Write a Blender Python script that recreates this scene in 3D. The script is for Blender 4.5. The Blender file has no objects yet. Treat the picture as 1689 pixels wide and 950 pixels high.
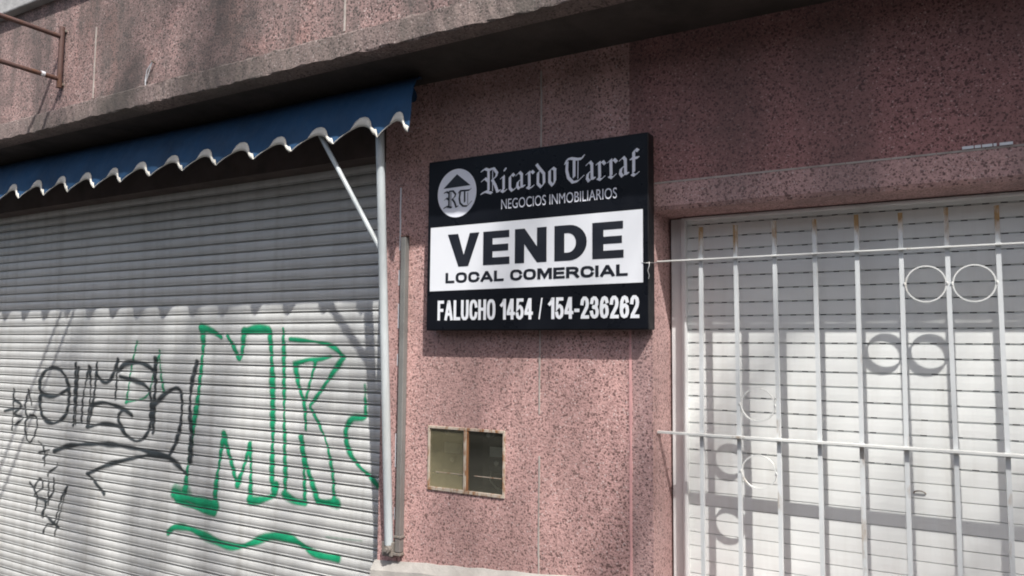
import bpy, bmesh, math, random
import numpy as np
from mathutils import Vector, Matrix
random.seed(7); rng = np.random.default_rng(7)
C = bpy.context.scene.collection
SC = bpy.context.scene
R = math.radians

# ------------------------------------------------------------------ camera
EYE = Vector((0.0, -2.6, 1.6))
RT = Vector((0.86588, 0.50013, 0.00857)); UP = Vector((0.03142, -0.07148, 0.99695)); FW = Vector((-0.49922, 0.86305, 0.07755))
FPX, CXP, CYP = 1245.35, 844.5, 475.0            # focal length and centre of the 1689x950 photograph
cam = bpy.data.cameras.new('camera'); cam.sensor_width = 36; cam.sensor_fit = 'HORIZONTAL'
cam.lens = FPX / 1689 * 36; cam.clip_start = 0.05; cam.clip_end = 2000
camo = bpy.data.objects.new('camera', cam); C.objects.link(camo)
camo.matrix_world = Matrix(((RT.x, UP.x, -FW.x, EYE.x), (RT.y, UP.y, -FW.y, EYE.y), (RT.z, UP.z, -FW.z, EYE.z), (0, 0, 0, 1)))
SC.camera = camo
SC.cycles.pixel_filter_type = 'BLACKMAN_HARRIS'; SC.cycles.filter_width = 1.9

# ------------------------------------------------------------------ light
SUN = Vector((1.03, -1.0, 1.70)).normalized()     # towards the sun
W = bpy.data.worlds.new('World'); SC.world = W; W.use_nodes = True
wn = W.node_tree.nodes; bg = wn['Background']
sky = wn.new('ShaderNodeTexSky'); sky.sky_type = 'NISHITA'; sky.sun_disc = False
sky.sun_elevation = math.asin(SUN.z); sky.sun_rotation = math.atan2(SUN.x, SUN.y)
sky.air_density = 1.0; sky.dust_density = 4.0; sky.ozone_density = 1.0
W.node_tree.links.new(sky.outputs[0], bg.inputs[0]); bg.inputs[1].default_value = 0.132
sl = bpy.data.lights.new('sun', 'SUN'); sl.energy = 5.0; sl.angle = R(0.7); sl.color = (1.0, 0.97, 0.925)
so = bpy.data.objects.new('sun', sl); C.objects.link(so)
so.rotation_euler = SUN.to_track_quat('Z', 'Y').to_euler(); so.location = (6, -8, 12)
SC.view_settings.view_transform = 'Standard'; SC.view_settings.look = 'None'
SC.view_settings.exposure = 0.37; SC.view_settings.gamma = 1.0; SC.view_settings.use_curve_mapping = False

# ------------------------------------------------------------------ helpers
def at(px, py, Y):
    """a point of the facade plane y = Y seen at photo pixel (px, py): returns (x, z) in metres"""
    d = RT * ((px - CXP) / FPX) - UP * ((py - CYP) / FPX) + FW
    k = (Y - EYE.y) / d.y
    return EYE.x + d.x * k, EYE.z + d.z * k

class N:
    """small node-tree writer"""
    def __init__(s, name):
        s.m = bpy.data.materials.new(name); s.m.use_nodes = True
        s.t = s.m.node_tree; s.b = s.t.nodes['Principled BSDF']; s.out = s.t.nodes['Material Output']
        s.tc = s.t.nodes.new('ShaderNodeTexCoord')
    def n(s, typ, **kw):
        o = s.t.nodes.new('ShaderNode' + typ)
        for k, v in kw.items():
            if k.startswith('i_'):
                o.inputs[k[2:].replace('_', ' ')].default_value = v
            else: setattr(o, k, v)
        return o
    def l(s, a, b): s.t.links.new(a, b)
    def co(s, scale=(1, 1, 1), loc=(0, 0, 0), rot=(0, 0, 0), src='Object'):
        mp = s.n('Mapping'); mp.inputs['Scale'].default_value = scale; mp.inputs['Location'].default_value = loc
        mp.inputs['Rotation'].default_value = rot
        s.l(s.tc.outputs[src], mp.inputs['Vector']); return mp.outputs[0]
    def noise(s, scale, detail=4, rough=.55, vec=None, dist=0):
        o = s.n('TexNoise'); o.inputs['Scale'].default_value = scale; o.inputs['Detail'].default_value = detail
        o.inputs['Roughness'].default_value = rough; o.inputs['Distortion'].default_value = dist
        s.l(vec if vec is not None else s.tc.outputs['Object'], o.inputs['Vector']); return o.outputs['Fac']
    def ramp(s, fac, stops, interp='LINEAR'):
        o = s.n('ValToRGB'); o.color_ramp.interpolation = interp; e = o.color_ramp.elements
        while len(e) < len(stops): e.new(0.5)
        for k, (p, c) in enumerate(stops):
            e[k].position = p; e[k].color = (*c, 1) if isinstance(c, (tuple, list)) else (c, c, c, 1)
        s.l(fac, o.inputs[0]); return o.outputs[0]
    def mix(s, fac, a, b, mode='MIX'):
        o = s.n('Mix', data_type='RGBA', blend_type=mode)
        for v, i in ((fac, 0), (a, 6), (b, 7)):
            if hasattr(v, 'is_output'): s.l(v, o.inputs[i])
            elif i == 0: o.inputs[0].default_value = v
            else: o.inputs[i].default_value = (*v, 1)
        return o.outputs[2]
    def math(s, op, a, b=0.0, clamp=False):
        o = s.n('Math', operation=op, use_clamp=clamp)
        for v, i in ((a, 0), (b, 1)):
            if hasattr(v, 'is_output'): s.l(v, o.inputs[i])
            else: o.inputs[i].default_value = v
        return o.outputs[0]
    def base(s, c):
        if hasattr(c, 'is_output'): s.l(c, s.b.inputs['Base Color'])
        else: s.b.inputs['Base Color'].default_value = (*c, 1)
    def rough(s, r):
        if hasattr(r, 'is_output'): s.l(r, s.b.inputs['Roughness'])
        else: s.b.inputs['Roughness'].default_value = r
    def bump(s, h, strength=.5, dist=.002, prev=None):
        o = s.n('Bump'); o.inputs['Strength'].default_value = strength; o.inputs['Distance'].default_value = dist
        s.l(h, o.inputs['Height'])
        if prev is not None: s.l(prev, o.inputs['Normal'])
        s.l(o.outputs[0], s.b.inputs['Normal']); return o.outputs[0]

def terrazzo(name, matrix, mid, dark, pale, dirt, dirt_amt=.3, grime=0.0, darkcut=.30, scale=132, tint=None):
    """washed-aggregate render: coloured cement full of small stone chips, weathered"""
    g = N(name)
    wob = g.n('TexNoise'); wob.inputs['Scale'].default_value = 60; g.l(g.tc.outputs['Object'], wob.inputs['Vector'])
    va = g.n('VectorMath', operation='MULTIPLY_ADD'); g.l(wob.outputs['Color'], va.inputs[0]); va.inputs[1].default_value = (.009, .009, .009)
    g.l(g.tc.outputs['Object'], va.inputs[2]); vec = va.outputs[0]
    def chips(sc, cut, ch, size=.42):
        v = g.n('TexVoronoi'); v.inputs['Scale'].default_value = sc; g.l(vec, v.inputs['Vector'])
        sp = g.n('SeparateColor'); g.l(v.outputs['Color'], sp.inputs[0])
        r_ = g.math('ADD', sp.outputs[ch], g.math('MULTIPLY', g.math('SUBTRACT', clump, .5), .25))
        sel_ = g.math('LESS_THAN', r_, cut)
        rad = g.math('MULTIPLY', g.math('ADD', sp.outputs[(ch + 1) % 3], .5), size)
        edge = g.math('MULTIPLY', g.math('SUBTRACT', rad, v.outputs['Distance']), 6.0, True)
        return g.math('MULTIPLY', sel_, edge), v
    clump = g.noise(9, 3)
    mid_, _ = chips(scale * .9, .50, 0, .5); drk, v1 = chips(scale, darkcut * 1.25, 1, .52); pal, _ = chips(scale * 1.25, .17, 2)
    sml, _ = chips(scale * 2.2, .26, 1, .5)
    c = g.mix(1.0, matrix, g.ramp(g.noise(70, 3, .7), [(.3, .80), (.7, 1.15)]), 'MULTIPLY')
    c = g.mix(g.math('MULTIPLY', mid_, .7), c, mid); c = g.mix(pal, c, pale); c = g.mix(g.math('MULTIPLY', sml, .75), c, dark); c = g.mix(g.math('MULTIPLY', drk, .85), c, dark)
    if tint:
        c = g.mix(g.math('MULTIPLY', g.ramp(g.noise(1.0, 6, .7, g.co((2.2, 2.2, 1.3), (4, 9, 1))), [(.5, 0.0), (.68, 1.0)]), .45), c, tint, 'MULTIPLY')
    tone = g.ramp(g.noise(1.7, 5, .6), [(.3, .80), (.7, 1.12)])
    c = g.mix(1.0, c, tone, 'MULTIPLY')
    # rain streaks and soot, running down the face
    st = g.noise(1.0, 6, .62, g.co((5.5, 5.5, .55)))
    st2 = g.noise(1.0, 6, .6, g.co((1.1, 1.1, .8), (3, 1, 7)))
    f = g.ramp(g.math('MULTIPLY', st, st2), [(.22, 0.0), (.335, 1.0)])
    c = g.mix(g.math('MULTIPLY', f, dirt_amt), c, dirt)
    if grime:
        f3 = g.ramp(g.noise(.9, 7, .68, g.co((1, 1, 1.2), (11, 5, 2))), [(.44, 0.0), (.58, 1.0)])
        c = g.mix(g.math('MULTIPLY', f3, grime), c, dirt)
    g.base(c); g.rough(.86)
    h = g.math('ADD', g.math('MULTIPLY', v1.outputs['Distance'], -1.0), g.math('MULTIPLY', g.noise(160, 3), .5))
    g.bump(h, .45, .0028)
    return g.m

def plain(name, col, rough=.6, var=.12, vscale=6, dirt=None, dirt_amt=0, metal=0, bumpd=0, bscale=90, streak=False, spec=None):
    g = N(name)
    n1 = g.noise(vscale, 5)
    c = g.mix(1.0, col, g.ramp(n1, [(.25, 1 - var), (.75, 1 + var)]), 'MULTIPLY')
    if dirt:
        v = g.co((9, 9, .7)) if streak else g.co((1, 1, 1))
        f = g.ramp(g.noise(3.2 if not streak else 1.4, 7, .65, v), [(.48, 0.0), (.72, 1.0)])
        c = g.mix(g.math('MULTIPLY', f, dirt_amt), c, dirt)
    g.base(c); g.rough(g.ramp(g.noise(14, 3), [(.3, max(.05, rough - .1)), (.7, min(1, rough + .1))]))
    g.b.inputs['Metallic'].default_value = metal
    if spec is not None: g.b.inputs['Specular IOR Level'].default_value = spec
    if bumpd: g.bump(g.noise(bscale, 4), .5, bumpd)
    return g.m

def rusty_paint(name, paint, rust, amount=.5, top=None, vscale=7, rough=.5):
    g = N(name)
    n1 = g.noise(vscale, 7, .65, g.co((3, 3, 1)))
    if top:
        sx = g.n('SeparateXYZ'); g.l(g.tc.outputs['Object'], sx.inputs[0])
        z = g.ramp(g.math('DIVIDE', g.math('SUBTRACT', sx.outputs[2], top[0]), top[1] - top[0]), [(0, 0.0), (1, 1.0)])
        n1 = g.math('ADD', n1, g.math('MULTIPLY', z, top[2]))
    f = g.ramp(n1, [(.62 - amount * .2, 0.0), (.78 - amount * .2, 1.0)])
    rc = g.mix(g.noise(40, 4), rust, tuple(k * .45 for k in rust))
    c = g.mix(f, g.mix(1.0, paint, g.ramp(g.noise(5, 4), [(.3, .88), (.7, 1.08)]), 'MULTIPLY'), rc)
    g.base(c); g.rough(g.mix(f, (rough,) * 3, (.9,) * 3))
    g.bump(g.math('ADD', g.noise(120, 3), f), .3, .0012)
    return g.m

# ------------------------------------------------------------------ mesh building
class MB:
    def __init__(s): s.v = []; s.f = []; s.mi = []; s.sm = []; s.cur = 0
    def add(s, vs, fs, smooth=False):
        o = len(s.v); s.v += [tuple(v) for v in vs]
        for f in fs: s.f.append(tuple(i + o for i in f)); s.mi.append(s.cur); s.sm.append(smooth)
    def box(s, x0, x1, y0, y1, z0, z1, bev=0):
        if bev:
            bm = bmesh.new()
            bmesh.ops.create_cube(bm, size=1, matrix=Matrix.Translation(((x0 + x1) / 2, (y0 + y1) / 2, (z0 + z1) / 2)) @ Matrix.Diagonal((x1 - x0, y1 - y0, z1 - z0, 1)))
            bmesh.ops.bevel(bm, geom=bm.edges[:], offset=bev, segments=2, profile=.5, affect='EDGES')
            bm.verts.index_update(); s.add([v.co[:] for v in bm.verts], [[v.index for v in f.verts] for f in bm.faces]); bm.free(); return
        s.add([(x0, y0, z0), (x1, y0, z0), (x1, y1, z0), (x0, y1, z0), (x0, y0, z1), (x1, y0, z1), (x1, y1, z1), (x0, y1, z1)],
              [(0, 3, 2, 1), (4, 5, 6, 7), (0, 1, 5, 4), (1, 2, 6, 5), (2, 3, 7, 6), (3, 0, 4, 7)])
    def quad(s, a, b, c, d): s.add([a, b, c, d], [(0, 1, 2, 3)])
    def tube(s, pts, r, n=12, caps=True):
        pts = [Vector(p) for p in pts]; rs = r if isinstance(r, (list, tuple)) else [r] * len(pts)
        vs = []; ref = None
        for k, p in enumerate(pts):
            d = ((pts[min(k + 1, len(pts) - 1)] - p).normalized() + (p - pts[max(k - 1, 0)]).normalized())
            d = d.normalized() if d.length > 1e-6 else Vector((0, 0, 1))
            if ref is None: ref = Vector((0, 0, 1)) if abs(d.z) < .9 else Vector((1, 0, 0))
            a = (ref - d * ref.dot(d)).normalized(); b = d.cross(a); ref = a
            vs += [p + (a * math.cos(t) + b * math.sin(t)) * rs[k] for t in [2 * math.pi * j / n for j in range(n)]]
        fs = [(k * n + j, k * n + (j + 1) % n, (k + 1) * n + (j + 1) % n, (k + 1) * n + j) for k in range(len(pts) - 1) for j in range(n)]
        s.add(vs, fs, True)
        if caps:
            s.add(vs[:n], [tuple(range(n))[::-1]]); s.add(vs[-n:], [tuple(range(n))])
    def extrude_x(s, prof, x0, x1, closed=True, smooth=False, cols=1):
        """profile of (y, z) points swept along x"""
        n = len(prof); xs = [x0 + (x1 - x0) * i / cols for i in range(cols + 1)]
        vs = [(x, y, z) for x in xs for (y, z) in prof]
        m = n if closed else n - 1
        fs = [(i * n + j, i * n + (j + 1) % n, (i + 1) * n + (j + 1) % n, (i + 1) * n + j) for i in range(cols) for j in range(m)]
        s.add(vs, fs, smooth)
        if closed: s.add(vs[:n], [tuple(range(n))[::-1]]); s.add(vs[-n:], [tuple(range(n))])
    def poly_xz(s, pts, y):
        """flat polygon facing the street (-y)"""
        a = sum(pts[i][0] * pts[(i + 1) % len(pts)][1] - pts[(i + 1) % len(pts)][0] * pts[i][1] for i in range(len(pts)))
        if a < 0: pts = pts[::-1]
        s.add([(x, y, z) for x, z in pts], [tuple(range(len(pts)))])
    def ring_y(s, cx, cz, y0, y1, r0, r1, n=48):
        """flat-bar ring whose axis is y"""
        vs = []
        for k in range(n):
            c, q = math.cos(2 * math.pi * k / n), math.sin(2 * math.pi * k / n)
            vs += [(cx + r1 * c, y0, cz + r1 * q), (cx + r1 * c, y1, cz + r1 * q), (cx + r0 * c, y1, cz + r0 * q), (cx + r0 * c, y0, cz + r0 * q)]
        fs = []
        for k in range(n):
            a, b = 4 * k, 4 * ((k + 1) % n)
            for j in range(4): fs.append((a + j, a + (j + 1) % 4, b + (j + 1) % 4, b + j))
        s.add(vs, fs)
    def build(s, name, mats, parent=None, label=None, kind=None):
        me = bpy.data.meshes.new(name)
        off = Vector((0, 0, 0)); p = parent
        while p is not None: off += p.location; p = p.parent
        me.from_pydata([(x - off.x, y - off.y, z - off.z) for x, y, z in s.v], [], s.f)
        for m in (mats if isinstance(mats, (list, tuple)) else [mats]): me.materials.append(m)
        me.polygons.foreach_set('material_index', s.mi); me.polygons.foreach_set('use_smooth', s.sm); me.update()
        bm = bmesh.new(); bm.from_mesh(me); bmesh.ops.recalc_face_normals(bm, faces=bm.faces[:]) if kind != 'keep' else None
        bm.to_mesh(me); bm.free()
        o = bpy.data.objects.new(name, me); C.objects.link(o)
        if parent is not None: o.parent = parent
        if label: o['label'] = label
        if kind and kind != 'keep': o['kind'] = kind
        return o

def tag(o, label, cat, group=None):
    o['label'] = label; o['category'] = cat
    if group: o['group'] = group
    return o
def thing(name, label, cat, loc=(0, 0, 0), group=None):
    o = bpy.data.objects.new(name, None); C.objects.link(o); o.location = loc; o.empty_display_size = .1
    return tag(o, label, cat, group)

# ------------------------------------------------------------------ materials
PINK = dict(matrix=(.61, .37, .342), mid=(.37, .21, .195), dark=(.10, .055, .05), pale=(.72, .57, .54))
M = {}
M['pillar'] = terrazzo('pink_aggregate', **PINK, dirt=(.17, .115, .105), dirt_amt=.42, grime=.22)
M['strip'] = terrazzo('greyed_pink_aggregate', (.52, .33, .31), (.36, .22, .21), (.12, .07, .07), (.60, .46, .44), dirt=(.17, .13, .13), dirt_amt=.4, grime=.25)
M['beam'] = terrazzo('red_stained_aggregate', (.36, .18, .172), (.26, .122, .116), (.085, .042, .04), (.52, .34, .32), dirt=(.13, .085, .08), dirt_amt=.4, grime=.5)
M['fascia'] = terrazzo('weathered_aggregate', (.37, .245, .228), (.20, .135, .125), (.04, .032, .03), (.60, .50, .47), dirt=(.08, .071, .066), dirt_amt=.9, grime=.85, darkcut=.31, scale=118, tint=(.95, .52, .40))
M['fascia_foot'] = terrazzo('grey_weathered_aggregate', (.25, .19, .175), (.16, .12, .11), (.04, .033, .03), (.44, .38, .36), dirt=(.09, .08, .07), dirt_amt=.6, grime=.7, darkcut=.26, scale=112)
M['soffit'] = plain('darkened_concrete', (.056, .047, .042), .95, .35, 3, (.02, .018, .016), .8, bumpd=.004)  # base colour set very dark to deepen the shade under the overhang
M['header'] = plain('brown_painted_header', (.085, .062, .055), .8, .3, 5, (.03, .026, .024), .7)
M['concrete'] = plain('cement_render', (.40, .38, .35), .9, .16, 9, (.22, .20, .18), .6, bumpd=.004, bscale=60)
M['coping'] = plain('coping_concrete', (.34, .34, .34), .9, .22, 12, (.15, .15, .15), .6, bumpd=.005, bscale=70)
M['caulk'] = plain('joint_filler', (.40, .36, .33), .9, .3, 20, (.14, .10, .09), .8)
M['pinkstrip'] = plain('pink_joint_strip', (.62, .34, .33), .8, .12, 12, (.3, .2, .2), .4)
M['shutter'] = None
M['glass_dark'] = plain('dark_hole', (.012, .012, .012), .9, .1)

# galvanised, painted curtain of the left shutter
g = N('galvanised_slats')
d1 = g.noise(1.0, 7, .65, g.co((.9, 1, 2.2)))
d2 = g.noise(1.0, 6, .6, g.co((16, 1, .7)))
c = g.mix(1.0, (.60, .605, .59), g.ramp(d1, [(.25, .86), (.75, 1.08)]), 'MULTIPLY')
c = g.mix(g.math('MULTIPLY', g.ramp(d2, [(.46, 0.0), (.75, 1.0)]), .5), c, (.34, .33, .30))
d3 = g.noise(1.0, 7, .7, g.co((2.2, 1, 20), (5, 0, 3)))
c = g.mix(g.math('MULTIPLY', g.ramp(d3, [(.5, 0.0), (.7, 1.0)]), .45), c, (.36, .36, .34))
rs = g.math('MULTIPLY', g.ramp(g.noise(1.0, 5, .7, g.co((7, 1, 60))), [(.66, 0.0), (.76, 1.0)]), g.ramp(g.noise(1.6, 4), [(.48, 0.0), (.62, 1.0)]))
c = g.mix(g.math('MULTIPLY', rs, .75), c, (.42, .26, .15))
g.base(c); g.rough(g.ramp(d1, [(.3, .38), (.7, .55)])); g.b.inputs['Metallic'].default_value = .12
M['galv'] = g.m
M['white_slat'] = plain('white_pvc_slats', (.71, .725, .71), .42, .05, 4, (.50, .49, .45), .35, streak=True)
M['white_frame'] = plain('white_guide_rail', (.66, .67, .67), .45, .08, 5, (.40, .40, .38), .5, streak=True)
M['bar'] = rusty_paint('white_painted_iron', (.60, .625, .63), (.33, .20, .085), .14, top=(1.24, 1.37, .29), vscale=4, rough=.4)
M['rail'] = rusty_paint('white_painted_flat_iron', (.64, .65, .63), (.34, .22, .11), .05, rough=.4)
M['pole'] = plain('grey_painted_tube', (.46, .50, .515), .42, .1, 8, (.25, .24, .22), .5, streak=True)
M['conduit'] = plain('dull_grey_channel', (.165, .165, .158), .55, .2, 7, (.17, .13, .115), .7, streak=True)
M['rust'] = rusty_paint('rusty_pipe', (.10, .055, .048), (.16, .075, .045), .6, rough=.7)
M['rustframe'] = rusty_paint('rusty_pale_frame', (.46, .40, .33), (.33, .15, .06), .75, vscale=22)
M['rustred'] = rusty_paint('orange_rust', (.30, .14, .06), (.20, .08, .035), .6, vscale=25)
M['iron'] = rusty_paint('dirty_iron', (.20, .18, .16), (.24, .15, .09), .5, vscale=20)
M['canvas'] = plain('blue_canvas', (.011, .056, .135), .8, .22, 5, (.012, .035, .075), .8, bumpd=.0006, bscale=500)
def creased(m, sc, dist, strength=.5):
    t = m.node_tree; tc = t.nodes.new('ShaderNodeTexCoord'); mp = t.nodes.new('ShaderNodeMapping'); mp.inputs['Scale'].default_value = sc
    no = t.nodes.new('ShaderNodeTexNoise'); no.inputs['Scale'].default_value = 1; no.inputs['Detail'].default_value = 4
    bu = t.nodes.new('ShaderNodeBump'); bu.inputs['Distance'].default_value = dist; bu.inputs['Strength'].default_value = strength
    t.links.new(tc.outputs['Object'], mp.inputs[0]); t.links.new(mp.outputs[0], no.inputs['Vector']); t.links.new(no.outputs['Fac'], bu.inputs['Height'])
    old = t.nodes['Principled BSDF'].inputs['Normal']
    if old.links: t.links.new(old.links[0].from_socket, bu.inputs['Normal'])
    t.links.new(bu.outputs[0], old)
creased(M['canvas'], (9, 4, 3), .02, .6)
M['trim'] = plain('off_white_binding', (.66, .64, .58), .85, .1, 20, (.40, .38, .33), .45, bumpd=.0005, bscale=400)
M['black'] = plain('black_vinyl', (.006, .007, .010), .33, .2, 3, spec=.22)
M['blackedge'] = plain('black_sheet_metal', (.010, .010, .012), .45, .2, 5, (.04, .04, .04), .4, spec=.25)
M['vinyl'] = plain('white_vinyl', (.70, .72, .755), .38, .03, 4)
M['silver'] = plain('silver_grey_vinyl', (.74, .76, .83), .38, .04, 6)
M['ink'] = plain('black_ink', (.012, .014, .02), .4, .1)
for k_ in ('black', 'vinyl'): creased(M[k_], (5, 5, 3.5), .004, .4)
M['wire'] = plain('bright_wire', (.55, .55, .54), .4, .1, metal=.6)

# ------------------------------------------------------------------ the ground and the street
def structure(o): o['kind'] = 'structure'; return o
gm = MB(); gm.quad((-300, -300, -.12), (300, -300, -.12), (300, 300, -.12), (-300, 300, -.12))
structure(gm.build('ground', plain('dry_earth', (.17, .15, .12), .95, .25, .5)))
rm = MB(); rm.quad((-150, -8.21, -.114), (150, -8.21, -.114), (150, -3.6, -.114), (-150, -3.6, -.114))
structure(rm.build('road', plain('asphalt', (.055, .055, .057), .9, .25, 4, bumpd=.004)))
pv = MB(); pv.box(-150, 150, -3.4, .02, -.13, 0, 0); pv.box(-150, 150, -14.3, -8.2, -.13, .001, 0)
g = N('pavement_tiles')
bt = g.n('TexBrick'); bt.inputs['Scale'].default_value = 1; bt.offset = 0; bt.inputs['Brick Width'].default_value = .4; bt.inputs['Row Height'].default_value = .4
bt.inputs['Mortar Size'].default_value = .006; bt.inputs['Color1'].default_value = (.085, .08, .072, 1); bt.inputs['Color2'].default_value = (.072, .067, .06, 1); bt.inputs['Mortar'].default_value = (.045, .042, .04, 1)
g.l(g.tc.outputs['Object'], bt.inputs['Vector'])
g.base(g.mix(1.0, bt.outputs['Color'], g.ramp(g.noise(2.5, 6), [(.3, .75), (.7, 1.1)]), 'MULTIPLY')); g.rough(.9)
structure(pv.build('pavement', g.m))
kb = MB(); kb.box(-150, 150, -3.56, -3.402, -.125, .004, .012); structure(kb.build('kerb', M['coping']))

# ------------------------------------------------------------------ the building
XL, XR = -2.163, -.921                # pillar
WX1 = 1.26                            # right end of the window opening
LIN, JNT, SOF = 2.096, 2.196, 2.742   # lintel, joint, soffit
OH = .42                              # depth of the overhang
HX0, HX1, HZ0, HZ1 = -1.897, -1.532, 1.012, 1.263   # recess for the meters
bld = thing('shop_building', 'single-storey shop front of pink washed-aggregate render with a deep stained overhang', 'building', (-1.5, .3, 0))
XS = -1.005
p = MB()
def panel(mb, x0, x1, z0, z1, y=0): mb.quad((x0, y, z0), (x1, y, z0), (x1, y, z1), (x0, y, z1))
panel(p, XL, XS, 0, HZ0); panel(p, XL, XS, HZ1, SOF); panel(p, XL, HX0, HZ0, HZ1); panel(p, HX1, XS, HZ0, HZ1)
HD = .13
p.quad((HX0, 0, HZ0), (HX0, HD, HZ0), (HX1, HD, HZ0), (HX1, 0, HZ0)); p.quad((HX0, 0, HZ1), (HX0, HD, HZ1), (HX1, HD, HZ1), (HX1, 0, HZ1))
p.quad((HX0, 0, HZ0), (HX0, HD, HZ0), (HX0, HD, HZ1), (HX0, 0, HZ1)); p.quad((HX1, 0, HZ0), (HX1, HD, HZ0), (HX1, HD, HZ1), (HX1, 0, HZ1))
p.quad((HX0, HD, HZ0), (HX1, HD, HZ0), (HX1, HD, HZ1), (HX0, HD, HZ1))
p.quad((XL, 0, 0), (XL, .45, 0), (XL, .45, SOF), (XL, 0, SOF))
p.build('pillar', M['pillar'], bld, kind='keep')
p = MB(); panel(p, XS, XR, 0, JNT); p.quad((XR, 0, 0), (XR, .45, 0), (XR, .45, LIN), (XR, 0, LIN))
p.build('pillar_edge', M['strip'], bld, kind='keep')
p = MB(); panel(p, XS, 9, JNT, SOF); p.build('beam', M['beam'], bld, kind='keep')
p = MB(); panel(p, XR, 9, LIN + .014, JNT); p.quad((XR, 0, LIN + .014), (9, 0, LIN + .014), (9, .012, LIN), (XR, .012, LIN)); p.quad((XR, .012, LIN), (XR, .45, LIN), (WX1, .45, LIN), (WX1, .012, LIN)); p.build('lintel', M['strip'], bld, kind='keep')
p = MB(); panel(p, WX1, 9, 0, LIN, .012); panel(p, XR, WX1, 0, .60)
p.quad((WX1, 0, .6), (WX1, .45, .6), (WX1, .45, LIN), (WX1, 0, LIN)); p.quad((XR, 0, .6), (XR, .45, .6), (WX1, .45, .6), (WX1, 0, .6))
p.build('wall', M['pillar'], bld, kind='keep')
p = MB(); p.box(-7.1, XL - .003, .02, .45, 2.462, SOF + .01); p.build('shutter_header', M['header'], bld)
p = MB(); panel(p, -14, -7.1, 0, SOF); p.quad((-7.1, 0, 0), (-7.1, .45, 0), (-7.1, .45, SOF), (-7.1, 0, SOF)); p.build('wall', M['pillar'], bld, kind='keep')
# overhang: the fascia with its thicker lower edge, the soffit slab, the coping
p = MB()
p.extrude_x([(-OH, SOF + .004), (-OH + .004, SOF), (-OH + .10, SOF), (-OH + .10, 2.838), (-OH + .004, 2.838), (-OH, 2.832)], -14, 9, cols=700)
p.v = [(x, y + (rng.normal() * .0016 if y < -OH + .05 else 0), z + (rng.normal() * .0022 + .003 * math.sin(x * 3.1) * math.sin(x * 1.3) if y < -OH + .05 else 0)) for x, y, z in p.v]
p.build('fascia_foot', M['fascia_foot'], bld)
p = MB(); p.quad((-14, -OH + .014, 2.838), (9, -OH + .014, 2.838), (9, -OH + .014, 3.462), (-14, -OH + .014, 3.462)); p.build('fascia', M['fascia'], bld, kind='keep')
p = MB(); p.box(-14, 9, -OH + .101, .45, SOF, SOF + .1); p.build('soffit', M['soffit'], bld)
p = MB(); p.box(-14, 9, -OH - .035, 7, 3.462, 3.562, .008); p.build('coping', M['coping'], bld)
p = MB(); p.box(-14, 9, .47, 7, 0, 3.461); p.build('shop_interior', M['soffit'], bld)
# the fill between wall panels
def joint_v(x, z0, z1, w, y, mat, gaps=0, wob=.0012):
    m = MB(); z = z0
    while z < z1:
        h = min(random.uniform(.05, .16), z1 - z)
        if random.random() > gaps:
            a, b = x + random.uniform(-wob, wob), w * random.uniform(.7, 1.15)
            m.box(a - b / 2, a + b / 2, y - .0025, y + .004, z, z + h - .001)
        z += h
    return m.build('panel_joint', mat, bld)
joint_v(-1.376, .72, 2.36, .0075, 0, M['caulk'], .12); joint_v(-1.376, 2.36, 2.7, .006, 0, M['caulk'], .2)
joint_v(-1.004, .3, 1.67, .010, 0, M['pinkstrip'], 0, .0004)
joint_v(-2.073, .8, 2.42, .006, 0, M['vinyl'], .45)
for x in (-5.463, -3.757, -2.051, -.345): joint_v(x, 2.85, 3.455, .009, -OH + .014, M['caulk'], .25)
m = MB(); x = XS
while x < 3:
    h = random.uniform(.06, .2)
    if random.random() > .25: m.box(x, x + h - .002, -.002, .004, JNT - .003, JNT + .003)
    x += h
m.build('panel_joint', M['caulk'], bld)
m = MB()
for a, b in ((1587, 1606), (1608, 1618), (1620, 1637), (1639, 1644), (1649, 1671)):
    xa, xb = at(a, 248, 0)[0], at(b, 246, 0)[0]; m.box(xa, xb, -.006, -.0025, JNT + .004, JNT + .0125)
m.build('joint_dashes', M['vinyl'], bld, label='bright white broken line in the joint over the window')  # broken row of white strips along the joint
# cement plinth: its upper edge climbs to the right
m = MB(); z0a, z0b = .712, .760
prof = []
xs = np.linspace(XL - .012, -.60, 24)
vs = []; 
for k, x in enumerate(xs):
    zt = .698 + .075 * (x + 1.975) / .577 * .6 + random.uniform(-.0035, .0035)
    if x < -2.05: zt -= .0
    if x > XR: zt = .60
    vs += [(x, .01, zt), (x, -.004, zt), (x, -.03 + random.uniform(-.003, .003), zt - .035), (x, -.075, .0)]
fs = [(4 * k + j, 4 * k + j + 1, 4 * k + j + 5, 4 * k + j + 4) for k in range(len(xs) - 1) for j in range(3)] + [(0, 1, 2, 3)]
m.add(vs, fs); m.build('plinth', M['concrete'], bld)

# ------------------------------------------------------------------ left roller shutter
PL = .0545; SY = .135; Z0 = 1.705 + PL * 14          # groove line registered at z = 1.705
SPROF = [(.0000, .0150), (.0006, .0010), (.0020, -.0010), (.009, -.0034), (.018, -.0046), (.027, -.0040), (.034, -.0022), (.0385, -.0002),
         (.0390, .0022), (.0402, .0022), (.0407, -.0012), (.0430, -.0026), (.0462, -.0016), (.0470, .0010), (.0474, .0150)]   # (drop, y) down one slat
NS = 45
sh = thing('roller_shutter', 'wide closed corrugated grey-white steel roller shutter covered in graffiti under the blue awning', 'roller shutter', (-4.6, SY, 0))
SX0, SX1 = -7.05, -2.13
cols = 60; xs = np.linspace(SX0, SX1, cols + 1)
bow = .0035 * np.sin((xs - SX0) / 4.9 * math.pi * 3) + .002 * np.sin(xs * 7.3)
def slat_jit(i): 
    r = random.Random(i * 31 + 5); return r.uniform(-.0009, .0009), r.uniform(-.0007, .0007), r.uniform(0, 6)
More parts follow.
